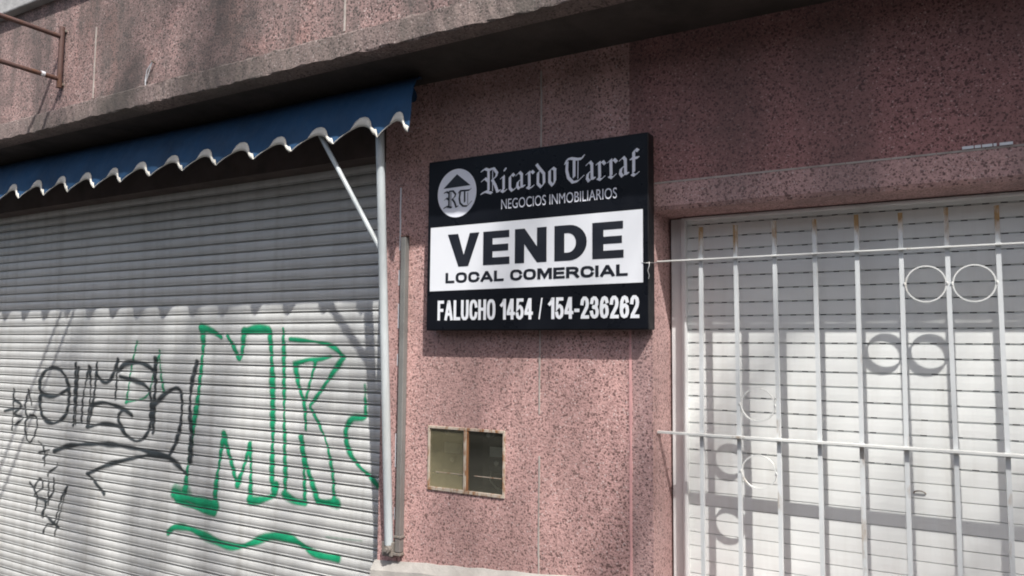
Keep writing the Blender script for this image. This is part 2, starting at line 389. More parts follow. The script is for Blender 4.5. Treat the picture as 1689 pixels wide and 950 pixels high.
def slat_y(i, x, y):
    a, b, ph = slat_jit(i)
    return SY + y + a + .0007 * np.sin(x * 2.3 + ph) + .0035 * np.sin((x - SX0) / 4.9 * math.pi * 3)
m = MB(); vs = []; rows = 0
for i in range(NS):
    for dz, y in SPROF:
        _, b, ph = slat_jit(i)
        yy = slat_y(i, xs, y); zz = Z0 - i * PL - dz + b
        vs += [(x, q, zz + .0006 * math.sin(x * 1.7 + ph)) for x, q in zip(xs, yy)]; rows += 1
n = cols + 1
m.add(vs, [(r_ * n + k, (r_ + 1) * n + k, (r_ + 1) * n + k + 1, r_ * n + k + 1) for r_ in range(rows - 1) for k in range(cols)])
curtain = m.build('curtain', M['galv'], sh, kind='keep')
m = MB(); m.box(SX0, SX1, SY - .02, SY + .012, .01, Z0 - NS * PL + .006, .004); m.build('bottom_bar', M['iron'], sh)

# spray paint: thin layers that follow every slat, with soft edges
def strokes_field(strokes, X, Z):
    D = np.zeros(X.shape)
    for pts, w, dens in strokes:
        P = np.array(pts, float)
        if len(P) > 2:                                     # smooth the polyline (Catmull-Rom)
            Q = []
            E_ = np.vstack([2 * P[0] - P[1], P, 2 * P[-1] - P[-2]])
            for k in range(len(P) - 1):
                p0, p1, p2, p3 = E_[k:k + 4]
                for t in np.linspace(0, 1, 6, endpoint=False):
                    Q.append(.5 * ((2 * p1) + (p2 - p0) * t + (2 * p0 - 5 * p1 + 4 * p2 - p3) * t * t + (3 * p1 - p0 - 3 * p2 + p3) * t ** 3))
            Q.append(P[-1]); P = np.array(Q)
        lo = P.min(0) - w - .03; hi = P.max(0) + w + .03
        sel = (X > lo[0]) & (X < hi[0]) & (Z > lo[1]) & (Z < hi[1])
        if not sel.any(): continue
        xs_, zs_ = X[sel], Z[sel]; bb = np.full(xs_.shape, 9.0); s0 = 0.0; phs = float(P[0, 0] * 17 + P[0, 1] * 29)
        for a, b in zip(P[:-1], P[1:]):
            d = b - a; L = max(1e-9, d @ d)
            t = np.clip(((xs_ - a[0]) * d[0] + (zs_ - a[1]) * d[1]) / L, 0, 1)
            sa = s0 + t * math.sqrt(L); s0 += math.sqrt(L)
            pr = .86 + .20 * np.sin(sa * 13 + phs) + .16 * np.sin(sa * 31 + 2.3 * phs)          # hand pressure along the stroke
            bb = np.minimum(bb, np.hypot(xs_ - a[0] - t * d[0], zs_ - a[1] - t * d[1]) / pr)
        soft = .006 + w * .34
        v = np.clip((w + soft - bb) / (2 * soft), 0, 1); v = v * v * (3 - 2 * v) * dens
        v = np.maximum(v, np.clip(1 - bb / (w * 2.6), 0, 1) ** 2 * .22 * dens)      # overspray
        D[sel] = 1 - (1 - D[sel]) * (1 - v)
    return D
def paint_mat(name, col):
    g = N(name); g.base(g.mix(1.0, col, g.ramp(g.noise(30, 4), [(.3, .8), (.7, 1.25)]), 'MULTIPLY')); g.rough(.5)
    at_ = g.n('Attribute', attribute_name='spray'); tr = g.n('BsdfTransparent'); mx = g.n('MixShader')
    f = g.math('ADD', at_.outputs['Fac'], g.math('MULTIPLY', g.math('SUBTRACT', g.noise(55, 4, .7), .5), .35))
    f = g.math('MULTIPLY', g.ramp(f, [(.08, 0.0), (.95, 1.0)]), g.ramp(at_.outputs['Fac'], [(0, 0.0), (.06, 1.0)]))
    g.l(f, mx.inputs[0]); g.l(tr.outputs[0], mx.inputs[1]); g.l(g.b.outputs[0], mx.inputs[2]); g.l(mx.outputs[0], g.out.inputs[0])
    return g.m
def graffiti(name, strokes, mat, label, lift, gx=.0045):
    """strokes: (points on the shutter in x, z; half width in metres; density)"""
    allp = np.array([q for s_ in strokes for q in s_[0]])
    x0, x1 = allp[:, 0].min() - .06, min(allp[:, 0].max() + .06, SX1 - .01)
    z0, z1 = allp[:, 1].min() - .06, allp[:, 1].max() + .06
    X = np.arange(x0, x1, gx)
    i0, i1 = max(0, int((Z0 - z1) / PL)), min(NS - 1, int((Z0 - z0) / PL) + 1)
    rowsz, rowsy, fade = [], [], []
    for i in range(i0, i1 + 1):
        _, b, ph = slat_jit(i)
        for k, (dz, y) in enumerate(SPROF):
            sub = 2 if 2 <= k <= 6 or k in (0, 13) else 1
            for q in range(sub):
                nd, ny = (SPROF[k + 1] if k + 1 < len(SPROF) else (dz, y))
                fade.append({0: .12, 13: .35, 14: .10, 8: .6, 9: .55, 7: .8}.get(k, 1.0))
                d_, y_ = dz + (nd - dz) * q / sub, y + (ny - y) * q / sub
                rowsz.append(Z0 - i * PL - d_ + b + .0006 * np.sin(X * 1.7 + ph)); rowsy.append(slat_y(i, X, y_) - lift)
    Zg = np.array(rowsz); Yg = np.array(rowsy); Xg = np.broadcast_to(X, Zg.shape)
    D = strokes_field(strokes, Xg, Zg) * np.array(fade)[:, None]
    nr, nc = D.shape
    cell = np.maximum.reduce([D[:-1, :-1], D[1:, :-1], D[:-1, 1:], D[1:, 1:]]) > .012
    rr, cc = np.nonzero(cell)
    idx = np.stack([rr * nc + cc, (rr + 1) * nc + cc, (rr + 1) * nc + cc + 1, rr * nc + cc + 1], 1)
    used, inv = np.unique(idx, return_inverse=True); inv = inv.reshape(idx.shape)
    off = sh.location
    V = np.stack([Xg.ravel()[used] - off.x, Yg.ravel()[used] - off.y, Zg.ravel()[used] - off.z], 1)
    me = bpy.data.meshes.new(name); me.from_pydata(V.tolist(), [], inv.tolist()); me.materials.append(mat)
    a = me.attributes.new('spray', 'FLOAT', 'POINT'); a.data.foreach_set('value', D.ravel()[used].astype(np.float32))
    o = bpy.data.objects.new(name, me); C.objects.link(o); o.parent = sh; o['label'] = label
    return o
def z4(p): return at(p[0] / 2.112, 500 + p[1] / 2.112, SY - .005)
def z5(p): return at(260 + p[0] / 2.112, 500 + p[1] / 2.112, SY - .005)
def S(pts, w, conv, dens=.95):
    q = [conv(p) for p in pts]
    d = abs(conv((pts[0][0], pts[0][1] + 10))[1] - conv(pts[0])[1]) / 10        # metres per enlarged pixel here
    return (q, w * d / 2 * 1.40, dens)
G5 = [([(150, 80), (158, 130), (150, 230), (135, 350), (122, 440), (108, 540), (95, 640), (92, 665)], 15), ([(150, 82), (190, 98), (222, 120)], 14),
      ([(240, 110), (262, 150), (283, 195), (293, 160), (300, 95)], 14), ([(295, 100), (340, 90), (382, 92)], 20),
      ([(55, 662), (90, 675), (140, 692), (200, 705)], 26), ([(62, 645), (100, 660)], 44), ([(65, 685), (120, 708), (195, 730)], 18),
      ([(195, 725), (200, 640), (212, 560), (228, 455)], 15), ([(228, 455), (250, 540), (275, 635)], 14), ([(275, 635), (300, 560), (320, 490)], 14),
      ([(320, 490), (322, 590), (318, 690)], 14), ([(318, 690), (360, 685), (402, 668), (412, 630)], 18),
      ([(388, 95), (395, 200), (398, 350), (398, 500), (395, 600), (402, 650)], 18), ([(435, 88), (437, 200), (438, 350), (440, 500), (442, 600), (440, 665)], 12),
      ([(440, 668), (475, 690), (510, 697)], 18), ([(510, 695), (508, 600), (500, 480), (495, 465)], 13), ([(495, 468), (515, 560), (540, 640), (555, 695)], 14),
      ([(555, 688), (590, 696), (622, 698)], 24), ([(612, 690), (608, 600), (590, 500), (560, 420), (530, 365)], 10), ([(530, 355), (570, 300), (610, 240), (645, 190)], 13),
      ([(645, 190), (620, 160), (570, 138), (460, 125)], 12), ([(475, 212), (520, 198), (565, 195), (600, 185)], 12),
      ([(478, 225), (490, 290), (508, 350), (515, 440)], 13), ([(515, 330), (530, 270), (548, 205)], 10)]
green = paint_mat('green_spray_paint', (.006, .25, .115)); black = paint_mat('black_spray_paint', (.030, .037, .040))
graffiti('spray_lettering', [S(p_, w, z5, .45 if w == 44 else .95) for p_, w in G5], green, 'large green outlined graffiti letters', .0012)
graffiti('spray_squiggle', [S([(722, 335), (720, 395), (680, 400), (655, 440), (660, 500), (690, 555), (740, 605), (768, 640)], 15, z5), S([(721, 285), (722, 340)], 5, z5, .8)], green, 'green sprayed C shape by the pole', .0012)
graffiti('spray_wave', [S([(35, 800), (60, 780), (110, 785), (170, 815), (240, 845), (300, 845), (380, 815), (440, 815), (490, 835), (550, 875), (625, 890)], 19, z5),
                        S([(585, 815), (710, 828)], 4, z5, .4)], green, 'green sprayed wavy underline', .0012)
graffiti('spray_lettering', [S(p_, w, z4, .85) for p_, w in (([(478, 135), (460, 220), (440, 345)], 8), ([(555, 165), (560, 240), (570, 315)], 8), ([(440, 345), (490, 335), (515, 318), (530, 270), (552, 185)], 6))],
         green, 'small thin green letter A behind the black tag', .0012)
B4 = [([(145, 330), (140, 270), (170, 228), (215, 235), (240, 290), (240, 350), (225, 395), (185, 418), (150, 395), (140, 345), (145, 315)], 11), ([(145, 315), (190, 325), (240, 298)], 9),
      ([(266, 210), (263, 300), (257, 425)], 9), ([(275, 225), (268, 320), (264, 420)], 8), ([(312, 220), (292, 320), (285, 412)], 8), ([(316, 225), (316, 330), (303, 430)], 8),
      ([(340, 205), (338, 240), (355, 270), (375, 275), (395, 250), (410, 200)], 9), ([(412, 195), (408, 260), (402, 335)], 8), ([(340, 205), (328, 330), (308, 432)], 8),
      ([(308, 432), (360, 420), (415, 430), (440, 460), (480, 480), (515, 450), (530, 380), (540, 300), (545, 190)], 9), ([(320, 355), (360, 345), (400, 355), (440, 375), (460, 390)], 10),
      ([(430, 370), (412, 400), (440, 455)], 8), ([(415, 235), (440, 210), (490, 208), (530, 230), (545, 270)], 12), ([(420, 255), (470, 270), (510, 290), (525, 330), (522, 400)], 10),
      ([(540, 190), (540, 300), (533, 450)], 11), ([(535, 360), (570, 320), (615, 295), (632, 330), (628, 420), (610, 490), (590, 525)], 11),
      ([(685, 205), (665, 290), (660, 370), (665, 470), (660, 550)], 14),
      ([(190, 515), (250, 495), (350, 490), (430, 498), (510, 515), (580, 535), (620, 565), (650, 598)], 11), ([(580, 535), (520, 530), (440, 545), (370, 565), (310, 592)], 11), ([(305, 592), (335, 625), (365, 665)], 10)]
graffiti('spray_tag', [S(p_, w * 1.08, z4, .93) for p_, w in B4], black, 'large looping black graffiti tag with underline', .0020)
B4b = [([(48, 300), (46, 370), (42, 440)], 6), ([(15, 375), (60, 365)], 6), ([(45, 335), (75, 355), (50, 385), (80, 400), (50, 425)], 6), ([(100, 300), (88, 360), (95, 400)], 6), ([(100, 305), (112, 355)], 5),
       ([(105, 390), (88, 420), (95, 475), (110, 480), (130, 430), (125, 395), (105, 390)], 6), ([(135, 480), (155, 510), (155, 565)], 5), ([(135, 520), (175, 510)], 5), ([(150, 540), (165, 525)], 4), ([(200, 555), (198, 570), (170, 590), (170, 602)], 5),
       ([(105, 625), (130, 670), (125, 720)], 6), ([(120, 640), (140, 610), (150, 640), (120, 670), (160, 690), (145, 740)], 6), ([(190, 610), (185, 660), (165, 690), (150, 745)], 6), ([(170, 620), (170, 700)], 5),
       ([(150, 800), (165, 770), (190, 765), (215, 680), (235, 640)], 6), ([(235, 640), (200, 770), (190, 810)], 5), ([(160, 740), (205, 780)], 6)]
graffiti('spray_scribble', [S(p_, w * 1.15, z4, .92) for p_, w in B4b], black, 'thin scrawled black letters at the far left of the shutter', .0020)

# ------------------------------------------------------------------ right roller shutter
RY = .205; RP = .0495
ws = thing('roller_blind', 'closed white slatted roller shutter with slotted joints behind the iron grille', 'roller shutter', (.2, RY, .6))
m = MB(); zt = 1.519 + RP * 13
for i in range(33):
    za = zt - i * RP; lower = za < 1.235
    gr_ = .0016 if lower else .0052
    yj = random.uniform(-.0006, .0006); bt_ = za - RP + .0003
    m.extrude_x([(RY + .009, za), (RY + yj, za - .0008), (RY - .0005 + yj, za - (RP - gr_) * .5), (RY + yj, za - (RP - gr_) + .0006), (RY + .009, za - (RP - gr_))], -.865, WX1 - .01, closed=False)
    m.quad((-.865, RY + .0065, za - RP + gr_ + .001), (WX1 - .01, RY + .0065, za - RP + gr_ + .001), (WX1 - .01, RY + .0065, za - RP - .001), (-.865, RY + .0065, za - RP - .001))
    m.cur = 1
    if not lower:
        x = -.85 + random.uniform(0, .03)
        while x < WX1 - .04:
            if za > 1.6 or random.random() < .5:
                zz = za - RP + gr_ - .0002; m.quad((x, RY + .0058, zz - .0026), (x + .019, RY + .0058, zz - .0026), (x + .019, RY + .0058, zz), (x, RY + .0058, zz))
            x += .0495
    m.cur = 0
m.build('slat_curtain', [M['white_slat'], M['glass_dark']], ws)
for xa, xb in ((-.913, -.853), (WX1 - .06, WX1 - .004)):
    m = MB(); m.box(xa, xb - .018, RY - .012, RY + .03, .602, LIN - .004, .003); m.box(xb - .0175, xb, RY - .024, RY + .03, .602, LIN - .004, .002)
    m.build('guide_rail', M['white_frame'], ws)
m = MB(); m.box(-.85, WX1 - .062, RY - .03, RY + .03, LIN - .014, LIN - .004, .002); m.build('head_rail', M['white_frame'], ws)
lx, lz = at(1517, 814, RY)
m = MB(); m.tube([(lx + .017 * math.cos(t), RY - .003 - .006 * math.sin(t), lz + .010 * math.sin(t)) for t in [math.pi * k / 8 for k in range(9)]], .0022, 8); m.build('lift_tab', M['iron'], ws)

# ------------------------------------------------------------------ grille
gl = thing('window_grille', 'white painted iron window grille with rust-topped upright bars and rings', 'window grille', (.2, .075, .65))
BX0, BD, BY = -.767, .1290, .075
for k in range(15):
    x = BX0 + BD * k; zt_ = 2.038 + random.uniform(-.004, .004); m = MB()
    b0, b1, b2 = random.uniform(-.002, .002), random.uniform(-.0025, .0025), random.uniform(-.002, .002)
    rows_ = [.64, .9, 1.1, 1.298, 1.5, 1.7, 1.917, zt_]
    off_ = lambda z: b1 * math.sin((z - .64) * 3.3) + b0
    vs_ = [(x + off_(z) + dx, BY + dy + b2 * math.sin(z * 2.7) * .4, z) for z in rows_ for dx, dy in ((-.0065, -.0065), (.0065, -.0065), (.0065, .0065), (-.0065, .0065))]
    m.add(vs_, [(4 * q + j, 4 * q + (j + 1) % 4, 4 * q + 4 + (j + 1) % 4, 4 * q + 4 + j) for q in range(7) for j in range(4)] + [(3, 2, 1, 0), (28, 29, 30, 31)])
    for zr in (1.298, 1.917):
        for sx_ in (-1, 1):
            m.tube([(x + off_(zr) + sx_ * .0066, BY - .007, zr - .004), (x + off_(zr) + sx_ * .0075, BY - .0085, zr), (x + off_(zr) + sx_ * .0066, BY - .007, zr + .005)], [.0016, .0030, .0018], 6)
    m.build('bar', M['bar'], gl)
for z, x0 in ((1.917, -.9205), (1.298, -.9205)):
    m = MB(); m.box(x0 + random.uniform(0, .004) - .006, WX1, BY - (.022 if z > 1.5 else .031), BY - .0068, z - (.0026 if z > 1.5 else .0042), z + (.0026 if z > 1.5 else .0042), .001); m.build('rail', M['rail'], gl)
for x, z in ((BX0 + BD * 5.5, 1.806), (BX0 + BD * 6.5, 1.804), (BX0 + BD * 1.5, 1.409), (BX0 + BD * 1.5, 1.183)):
    m = MB(); m.ring_y(x, z, BY - .0068, BY + .0065, .0535, .0578)
    for sx_ in (-1, 1): m.tube([(x + sx_ * .0580, BY - .006, z - .006), (x + sx_ * .0590, BY - .0075, z + random.uniform(-.002, .002)), (x + sx_ * .0580, BY - .006, z + .006)], [.0014, .0034, .0016], 6)
    m.build('ring', M['rail'], gl)

# ------------------------------------------------------------------ sign board
FX0, FX1, FZ0, FZ1, FY = -1.876, -.909, 1.664, 2.371, -.065
sg = thing('sale_sign', 'black and white estate-agent sale sign board fixed to the pink pillar', 'sign', ((FX0 + FX1) / 2, -.03, FZ0))
m = MB(); m.box(FX0, FX1, FY, -.006, FZ0, FZ1, .003); m.build('board', M['blackedge'], sg)
m = MB(); m.quad((FX0 + .004, FY - .0012, FZ0 + .004), (FX1 - .004, FY - .0012, FZ0 + .004), (FX1 - .004, FY - .0012, FZ1 - .004), (FX0 + .004, FY - .0012, FZ1 - .004)); m.build('face', M['black'], sg)
m = MB(); m.poly_xz([(-1.859, 1.826), (-.930, 1.831), (-.930, 2.093), (-1.859, 2.091)], FY - .0022); m.build('white_band', M['vinyl'], sg)
LY = FY - .0034
def text_part(body, x0, x1, z0, z1, mat, name, bold=0, sp=1.0):
    cu = bpy.data.curves.new('lettering', 'FONT'); cu.body = body; cu.offset = bold; cu.space_character = sp; cu.resolution_u = 6
    to = bpy.data.objects.new('lettering', cu); C.objects.link(to)
    dg = bpy.context.evaluated_depsgraph_get(); me = bpy.data.meshes.new_from_object(to.evaluated_get(dg))
    V = np.array([v.co[:] for v in me.vertices]); lo, hi = V.min(0), V.max(0)
    o0 = sg.location
    for v, q in zip(me.vertices, V):
        v.co = (x0 + (q[0] - lo[0]) / (hi[0] - lo[0]) * (x1 - x0) - o0.x, LY - o0.y, z0 + (q[1] - lo[1]) / (hi[1] - lo[1]) * (z1 - z0) - o0.z)
    me.materials.clear(); me.materials.append(mat)
    bpy.data.objects.remove(to); bpy.data.curves.remove(cu)
    o = bpy.data.objects.new(name, me); C.objects.link(o); o.parent = sg
    return o
# VENDE, drawn letter by letter in the extended black face of the sign
def s1(p): return at(690 + p[0] / 2.638, 200 + p[1] / 2.638, LY)
V0, V1 = 1.923, 2.057; H = V1 - V0
def span(a, b): return s1((a, 540))[0], s1((b, 540))[0]
def E_poly(x0, x1):
    w = x1 - x0; s_ = w * .36
    return [(x0, 0), (x1, 0), (x1, .215), (x0 + s_, .215), (x0 + s_, .40), (x1 - w * .05, .40), (x1 - w * .05, .60), (x0 + s_, .60), (x0 + s_, .79), (x1 - w * .015, .79), (x1 - w * .015, 1), (x0, 1)]
m = MB()
def glyph(poly): m.poly_xz([(x, V0 + z * H) for x, z in poly], LY)
a, b = span(128, 265); w = b - a
glyph([(a, 1), (a + w * .33, 1), (a + w * .515, .35), (a + w * .70, 1), (b, 1), (a + w * .66, 0), (a + w * .35, 0)])
a, b = span(282, 397); glyph(E_poly(a, b))
a, b = span(420, 558); w = b - a
glyph([(a, 0), (a + w * .30, 0), (a + w * .30, .55), (a + w * .70, 0), (b, 0), (b, 1), (a + w * .70, 1), (a + w * .70, .46), (a + w * .31, 1), (a, 1)])
a, b = span(592, 733); w = b - a
arc = lambda rx, rz, cx_, n=14: [(cx_ + rx * math.cos(t), .5 + rz * math.sin(t)) for t in [math.pi / 2 - math.pi * k / n for k in range(n + 1)]]
outer = arc(w * .54, .5, a + w * .46); inner = arc(w * .25, .275, a + w * .42)
D_ = [(a, V0), (a, V1)]
for k in range(len(outer) - 1):
    glyph([outer[k], outer[k + 1], inner[k + 1], inner[k]])
glyph([(a, 0), (a + w * .31, 0), (a + w * .31, 1), (a, 1)]); glyph([(a + w * .31, .775), outer[0][0:1] + (1,), (a + w * .31, 1)][::-1]) if False else None
glyph([(a + w * .31, .775), inner[0], outer[0], (a + w * .31, 1)]); glyph([(a + w * .31, 0), outer[-1], inner[-1], (a + w * .31, .225)])
a, b = span(757, 893); glyph(E_poly(a, b))
m.build('headline', M['ink'], sg)
OV = [(0, .5), (.03, .25), (.14, .08), (.34, .004), (.5, 0), (.66, .004), (.86, .08), (.97, .25), (1, .5), (.97, .75), (.86, .92), (.66, .996), (.5, 1), (.34, .996), (.14, .92), (.03, .75)]
GL = {'L': (.82, [[(0, 1), (0, 0), (1, 0)]]), 'O': (1.12, [OV + OV[:1]]), 'I': (0, [[(0, 0), (0, 1)]]),
      'C': (1.06, [[(1, .28), (.90, .10), (.68, .006), (.5, 0), (.32, .006), (.13, .08), (.03, .25), (0, .5), (.03, .75), (.13, .92), (.32, .994), (.5, 1), (.68, .994), (.90, .90), (1, .72)]]),
      'A': (1.16, [[(0, 0), (.46, 1), (.54, 1), (1, 0)], [(.22, .27), (.78, .27)]]), 'M': (1.30, [[(0, 0), (0, 1), (.12, 1), (.5, .16), (.88, 1), (1, 1), (1, 0)]]),
      'E': (.92, [[(1, 1), (0, 1), (0, 0), (1, 0)], [(.1, .51), (.92, .51)]]), 'R': (1.06, [[(0, 0), (0, 1), (.6, 1), (.82, .96), (.94, .85), (.94, .64), (.82, .51), (.6, .47), (.1, .47)], [(.52, .45), (.72, .36), (1, 0)]]),
      'F': (.78, [[(1, 1), (0, 1), (0, 0)], [(.1, .51), (.86, .51)]]), 'U': (1.0, [[(0, 1), (0, .28), (.1, .08), (.32, 0), (.68, 0), (.9, .08), (1, .28), (1, 1)]]),
      'H': (1.0, [[(0, 0), (0, 1)], [(1, 0), (1, 1)], [(.1, .53), (.9, .53)]]), '1': (.55, [[(0, .74), (.55, .86), (.85, 1), (1, 1), (1, 0)]]),
      '4': (1.0, [[(.74, 0), (.74, 1), (.62, 1), (0, .34), (0, .25), (1, .25)]]),
      '5': (.92, [[(.95, 1), (.14, 1), (.04, .50), (.28, .60), (.56, .63), (.84, .55), (1, .38), (1, .24), (.86, .07), (.6, 0), (.38, 0), (.12, .07), (0, .22)]]),
      '2': (.92, [[(.02, .72), (.10, .90), (.34, 1), (.62, 1), (.88, .91), (.97, .72), (.88, .54), (.5, .30), (.12, .08), (.08, 0), (1, 0)]]),
      '3': (.92, [[(.02, .77), (.14, .94), (.38, 1), (.66, .99), (.90, .88), (.92, .68), (.76, .55), (.42, .52)], [(.42, .52), (.82, .47), (1, .32), (.98, .16), (.82, .04), (.55, 0), (.3, .02), (.1, .1), (0, .24)]]),
      '6': (.94, [[(.95, .80), (.82, .95), (.55, 1), (.3, .96), (.08, .78), (0, .5), (.02, .22), (.18, .05), (.46, 0), (.76, .03), (.96, .16), (1, .32), (.9, .51), (.66, .59), (.38, .57), (.1, .44)]]),
      '-': (.34, [[(0, .36), (1, .36)]]), '/': (.42, [[(0, 0), (1, 1)]])}
def bold_line(body, x0, x1, z0, z1, sx, sz, mat, name, gap, space, slash=.45):
    """heavy grotesque lettering made of mitred strokes, sx wide on stems and sz on bars"""
    mb = MB(); hz = z1 - z0 - sz
    tot = sum((GL[c][0] if c != ' ' else space) for c in body)
    fixed = sum((sx + gap) if c != ' ' else 0 for c in body) - gap
    u = (x1 - x0 - fixed) / tot; x = x0; k = 0
    for ch in body:
        if ch == ' ': x += space * u; continue
        w, lines = GL[ch]; w *= u
        for ln in lines:
            closed = ln[0] == ln[-1]; hs = .5 * (slash if ch == '/' else 1)
            P = [Vector((q[0] * w / sx, q[1] * hz / sz)) for q in ln]
            n_ = len(P); Lf, Rt = [], []
            for i in range(n_):
                if closed: pa_, pb_ = P[i - 1 if i else n_ - 2], P[i + 1 if i < n_ - 1 else 1]
                else: pa_, pb_ = P[max(i - 1, 0)], P[min(i + 1, n_ - 1)]
                d0 = (P[i] - pa_).normalized() if (P[i] - pa_).length > 1e-9 else (pb_ - P[i]).normalized()
                d1 = (pb_ - P[i]).normalized() if (pb_ - P[i]).length > 1e-9 else d0
                c_ = P[i].copy()
                if not closed and i == 0: c_ -= d1 * .5
                if not closed and i == n_ - 1: c_ += d0 * .5
                nn = Vector((-d0.y - d1.y, d0.x + d1.x)).normalized(); k_ = hs / max(.45, nn.dot(Vector((-d0.y, d0.x))))
                Lf.append(c_ + nn * k_); Rt.append(c_ - nn * k_)
            for i in range(n_ - 1):
                k += 1
                mb.poly_xz([(x + sx / 2 + q.x * sx, z0 + sz / 2 + q.y * sz) for q in (Lf[i], Lf[i + 1], Rt[i + 1], Rt[i])], LY - .00001 * (k % 50))
        x += w + sx + gap
    return mb.build(name, mat, sg, kind='keep')
bold_line('LOCAL COMERCIAL', -1.780, -.987, 1.857, 1.899, .0136, .0098, M['ink'], 'subtitle', .0055, .62)
bold_line('FALUCHO 1454 / 154-236262', -1.817, -.944, 1.705, 1.786, .0128, .0125, M['vinyl'], 'contact_line', .0035, .74)
text_part('NEGOCIOS INMOBILIARIOS', -1.517, -1.028, 2.141, 2.181, M['silver'], 'tagline', 0.0)
# broad-pen black letter
def pen(mb, strokes, conv, nib=.0125, ang=38, thin=.0026, y=LY):
    c, s_ = math.cos(R(ang)), math.sin(R(ang)); k = pen.k
    for st in strokes:
        w = nib
        if isinstance(st, tuple): st, w = st
        P = [conv(q) for q in st]
        for (x0, z0_), (x1, z1_) in zip(P[:-1], P[1:]):
            if w < .006: qs = [(dx, dz) for dx in (-w / 2, w / 2) for dz in (-w / 2, w / 2)]
            else: qs = [(u * w / 2 * c - v * thin / 2 * s_, u * w / 2 * s_ + v * thin / 2 * c) for u in (-1, 1) for v in (-1, 1)]
            pts = [(x + dx, z + dz) for x, z in ((x0, z0_), (x1, z1_)) for dx, dz in qs]
            pts = sorted(set(pts)); hull = []
            for seq in (pts, pts[::-1]):
                h = []
                for q in seq:
                    while len(h) > 1 and (h[-1][0] - h[-2][0]) * (q[1] - h[-2][1]) - (h[-1][1] - h[-2][1]) * (q[0] - h[-2][0]) <= 1e-12: h.pop()
                    h.append(q)
                hull += h[:-1]
            k += 1; mb.poly_xz(hull, y - .00001 * (k % 60))
    pen.k = k
pen.k = 0
def s3(p): return at(780 + p[0] / 5.824, 230 + p[1] / 5.824, LY)
T = .0035
NAME = [
 [(85, 305), (120, 282), (165, 300)], [(150, 300), (150, 490)], [(88, 400), (118, 375), (150, 402)], [(82, 522), (125, 500), (180, 515)], [(150, 292), (200, 278), (232, 322), (222, 358), (185, 385)], [(185, 385), (215, 440), (236, 500), (258, 490)], ([(190, 300), (188, 490)], T),
 [(272, 372), (295, 352)], [(295, 358), (295, 480)], [(274, 490), (296, 503), (320, 485)], ([(300, 300), (318, 276)], .005),
 [(395, 348), (380, 332), (356, 360), (356, 468), (378, 492), (408, 470)],
 [(420, 342), (448, 314), (470, 337)], [(468, 335), (468, 452), (494, 446)], [(468, 378), (432, 408), (426, 448), (444, 472), (468, 450)],
 [(517, 332), (540, 312), (543, 450)], [(522, 458), (548, 470), (580, 446)], [(543, 325), (566, 304), (584, 322)],
 [(612, 240), (640, 278), (684, 330)], [(682, 330), (684, 418), (655, 458)], [(626, 322), (624, 424), (655, 458)], ([(626, 318), (650, 300)], .006),
 [(737, 302), (737, 408), (766, 442)], [(737, 300), (768, 274), (792, 292)], [(788, 290), (788, 398), (766, 442)],
 [(890, 232), (906, 194), (942, 182), (1000, 190), (1046, 184), (1064, 155)], [(906, 222), (902, 300), (918, 368), (960, 412), (1010, 398), (1058, 352)], [(972, 195), (972, 360)], ([(1010, 200), (1008, 372)], T),
 [(1095, 242), (1124, 214), (1145, 240)], [(1142, 240), (1144, 374), (1168, 372)], [(1142, 298), (1104, 328), (1098, 374), (1116, 402), (1142, 376)],
 [(1192, 236), (1215, 218), (1218, 364)], [(1200, 374), (1230, 386), (1260, 358)], [(1218, 234), (1248, 210), (1268, 236)],
 [(1302, 216), (1325, 194), (1328, 344)], [(1310, 354), (1338, 368), (1368, 338)], [(1328, 214), (1356, 190), (1380, 216)],
 [(1415, 198), (1444, 170), (1466, 196)], [(1464, 195), (1467, 328), (1490, 326)], [(1464, 250), (1424, 280), (1416, 324), (1436, 354), (1464, 330)],
 [(1586, 108), (1564, 94), (1545, 118), (1545, 312)], [(1518, 186), (1588, 172)], [(1530, 334), (1556, 344), (1588, 318)]]
m = MB(); pen(m, NAME, s3); m.build('company_name', M['silver'], sg)
DX, DZ, DR = -1.7305, 2.227, .0985
m = MB(); m.poly_xz([(DX + DR * .97 * math.cos(2 * math.pi * k / 64), DZ + DR * 1.02 * math.sin(2 * math.pi * k / 64)) for k in range(64)], FY - .0024)
em = m.build('emblem', M['silver'], sg)
def s2(p): return at(710 + p[0] / 8.633, 260 + p[1] / 8.633, LY)
m = MB(); m.poly_xz([s2((378, 235)), s2((185, 445)), s2((570, 390))], LY); m.build('roof_mark', M['ink'], em)
RTS = [[(200, 502), (235, 487), (265, 510)], [(265, 482), (262, 698)], [(206, 600), (230, 578), (262, 600)], [(192, 720), (232, 697), (300, 710)], [(265, 482), (320, 474), (358, 520), (344, 563), (310, 588)], [(310, 588), (345, 640), (366, 704), (390, 690)], ([(293, 500), (291, 690)], T * .8),
       [(402, 502), (420, 472), (490, 468), (555, 462), (575, 442)], [(424, 490), (412, 580), (422, 648), (462, 688), (520, 688), (583, 622)], [(486, 480), (486, 630)], ([(530, 500), (530, 660)], T * .8)]
m = MB(); pen(m, RTS, s2, .0085, 38, .002); m.build('initials', M['ink'], em)
# tie wire between the sign and the grille rail
wt = MB()
def bent(pts, r): wt.tube(pts, r, 6)
bent([(-.935, -.068, 1.902), (-.92, -.070, 1.899), (-.907, -.066, 1.900), (-.902, -.03, 1.903), (-.912, .02, 1.910), (-.918, .05, 1.915)], .0011)
bent([(-.908, -.0675, 1.902), (-.905, -.072, 1.89), (-.911, -.072, 1.872), (-.906, -.071, 1.855), (-.909, -.070, 1.842)], .0016)
tag(wt.build('tie_wire', M['wire']), 'thin twisted wire tying the sign edge to the upper grille rail', 'wire')

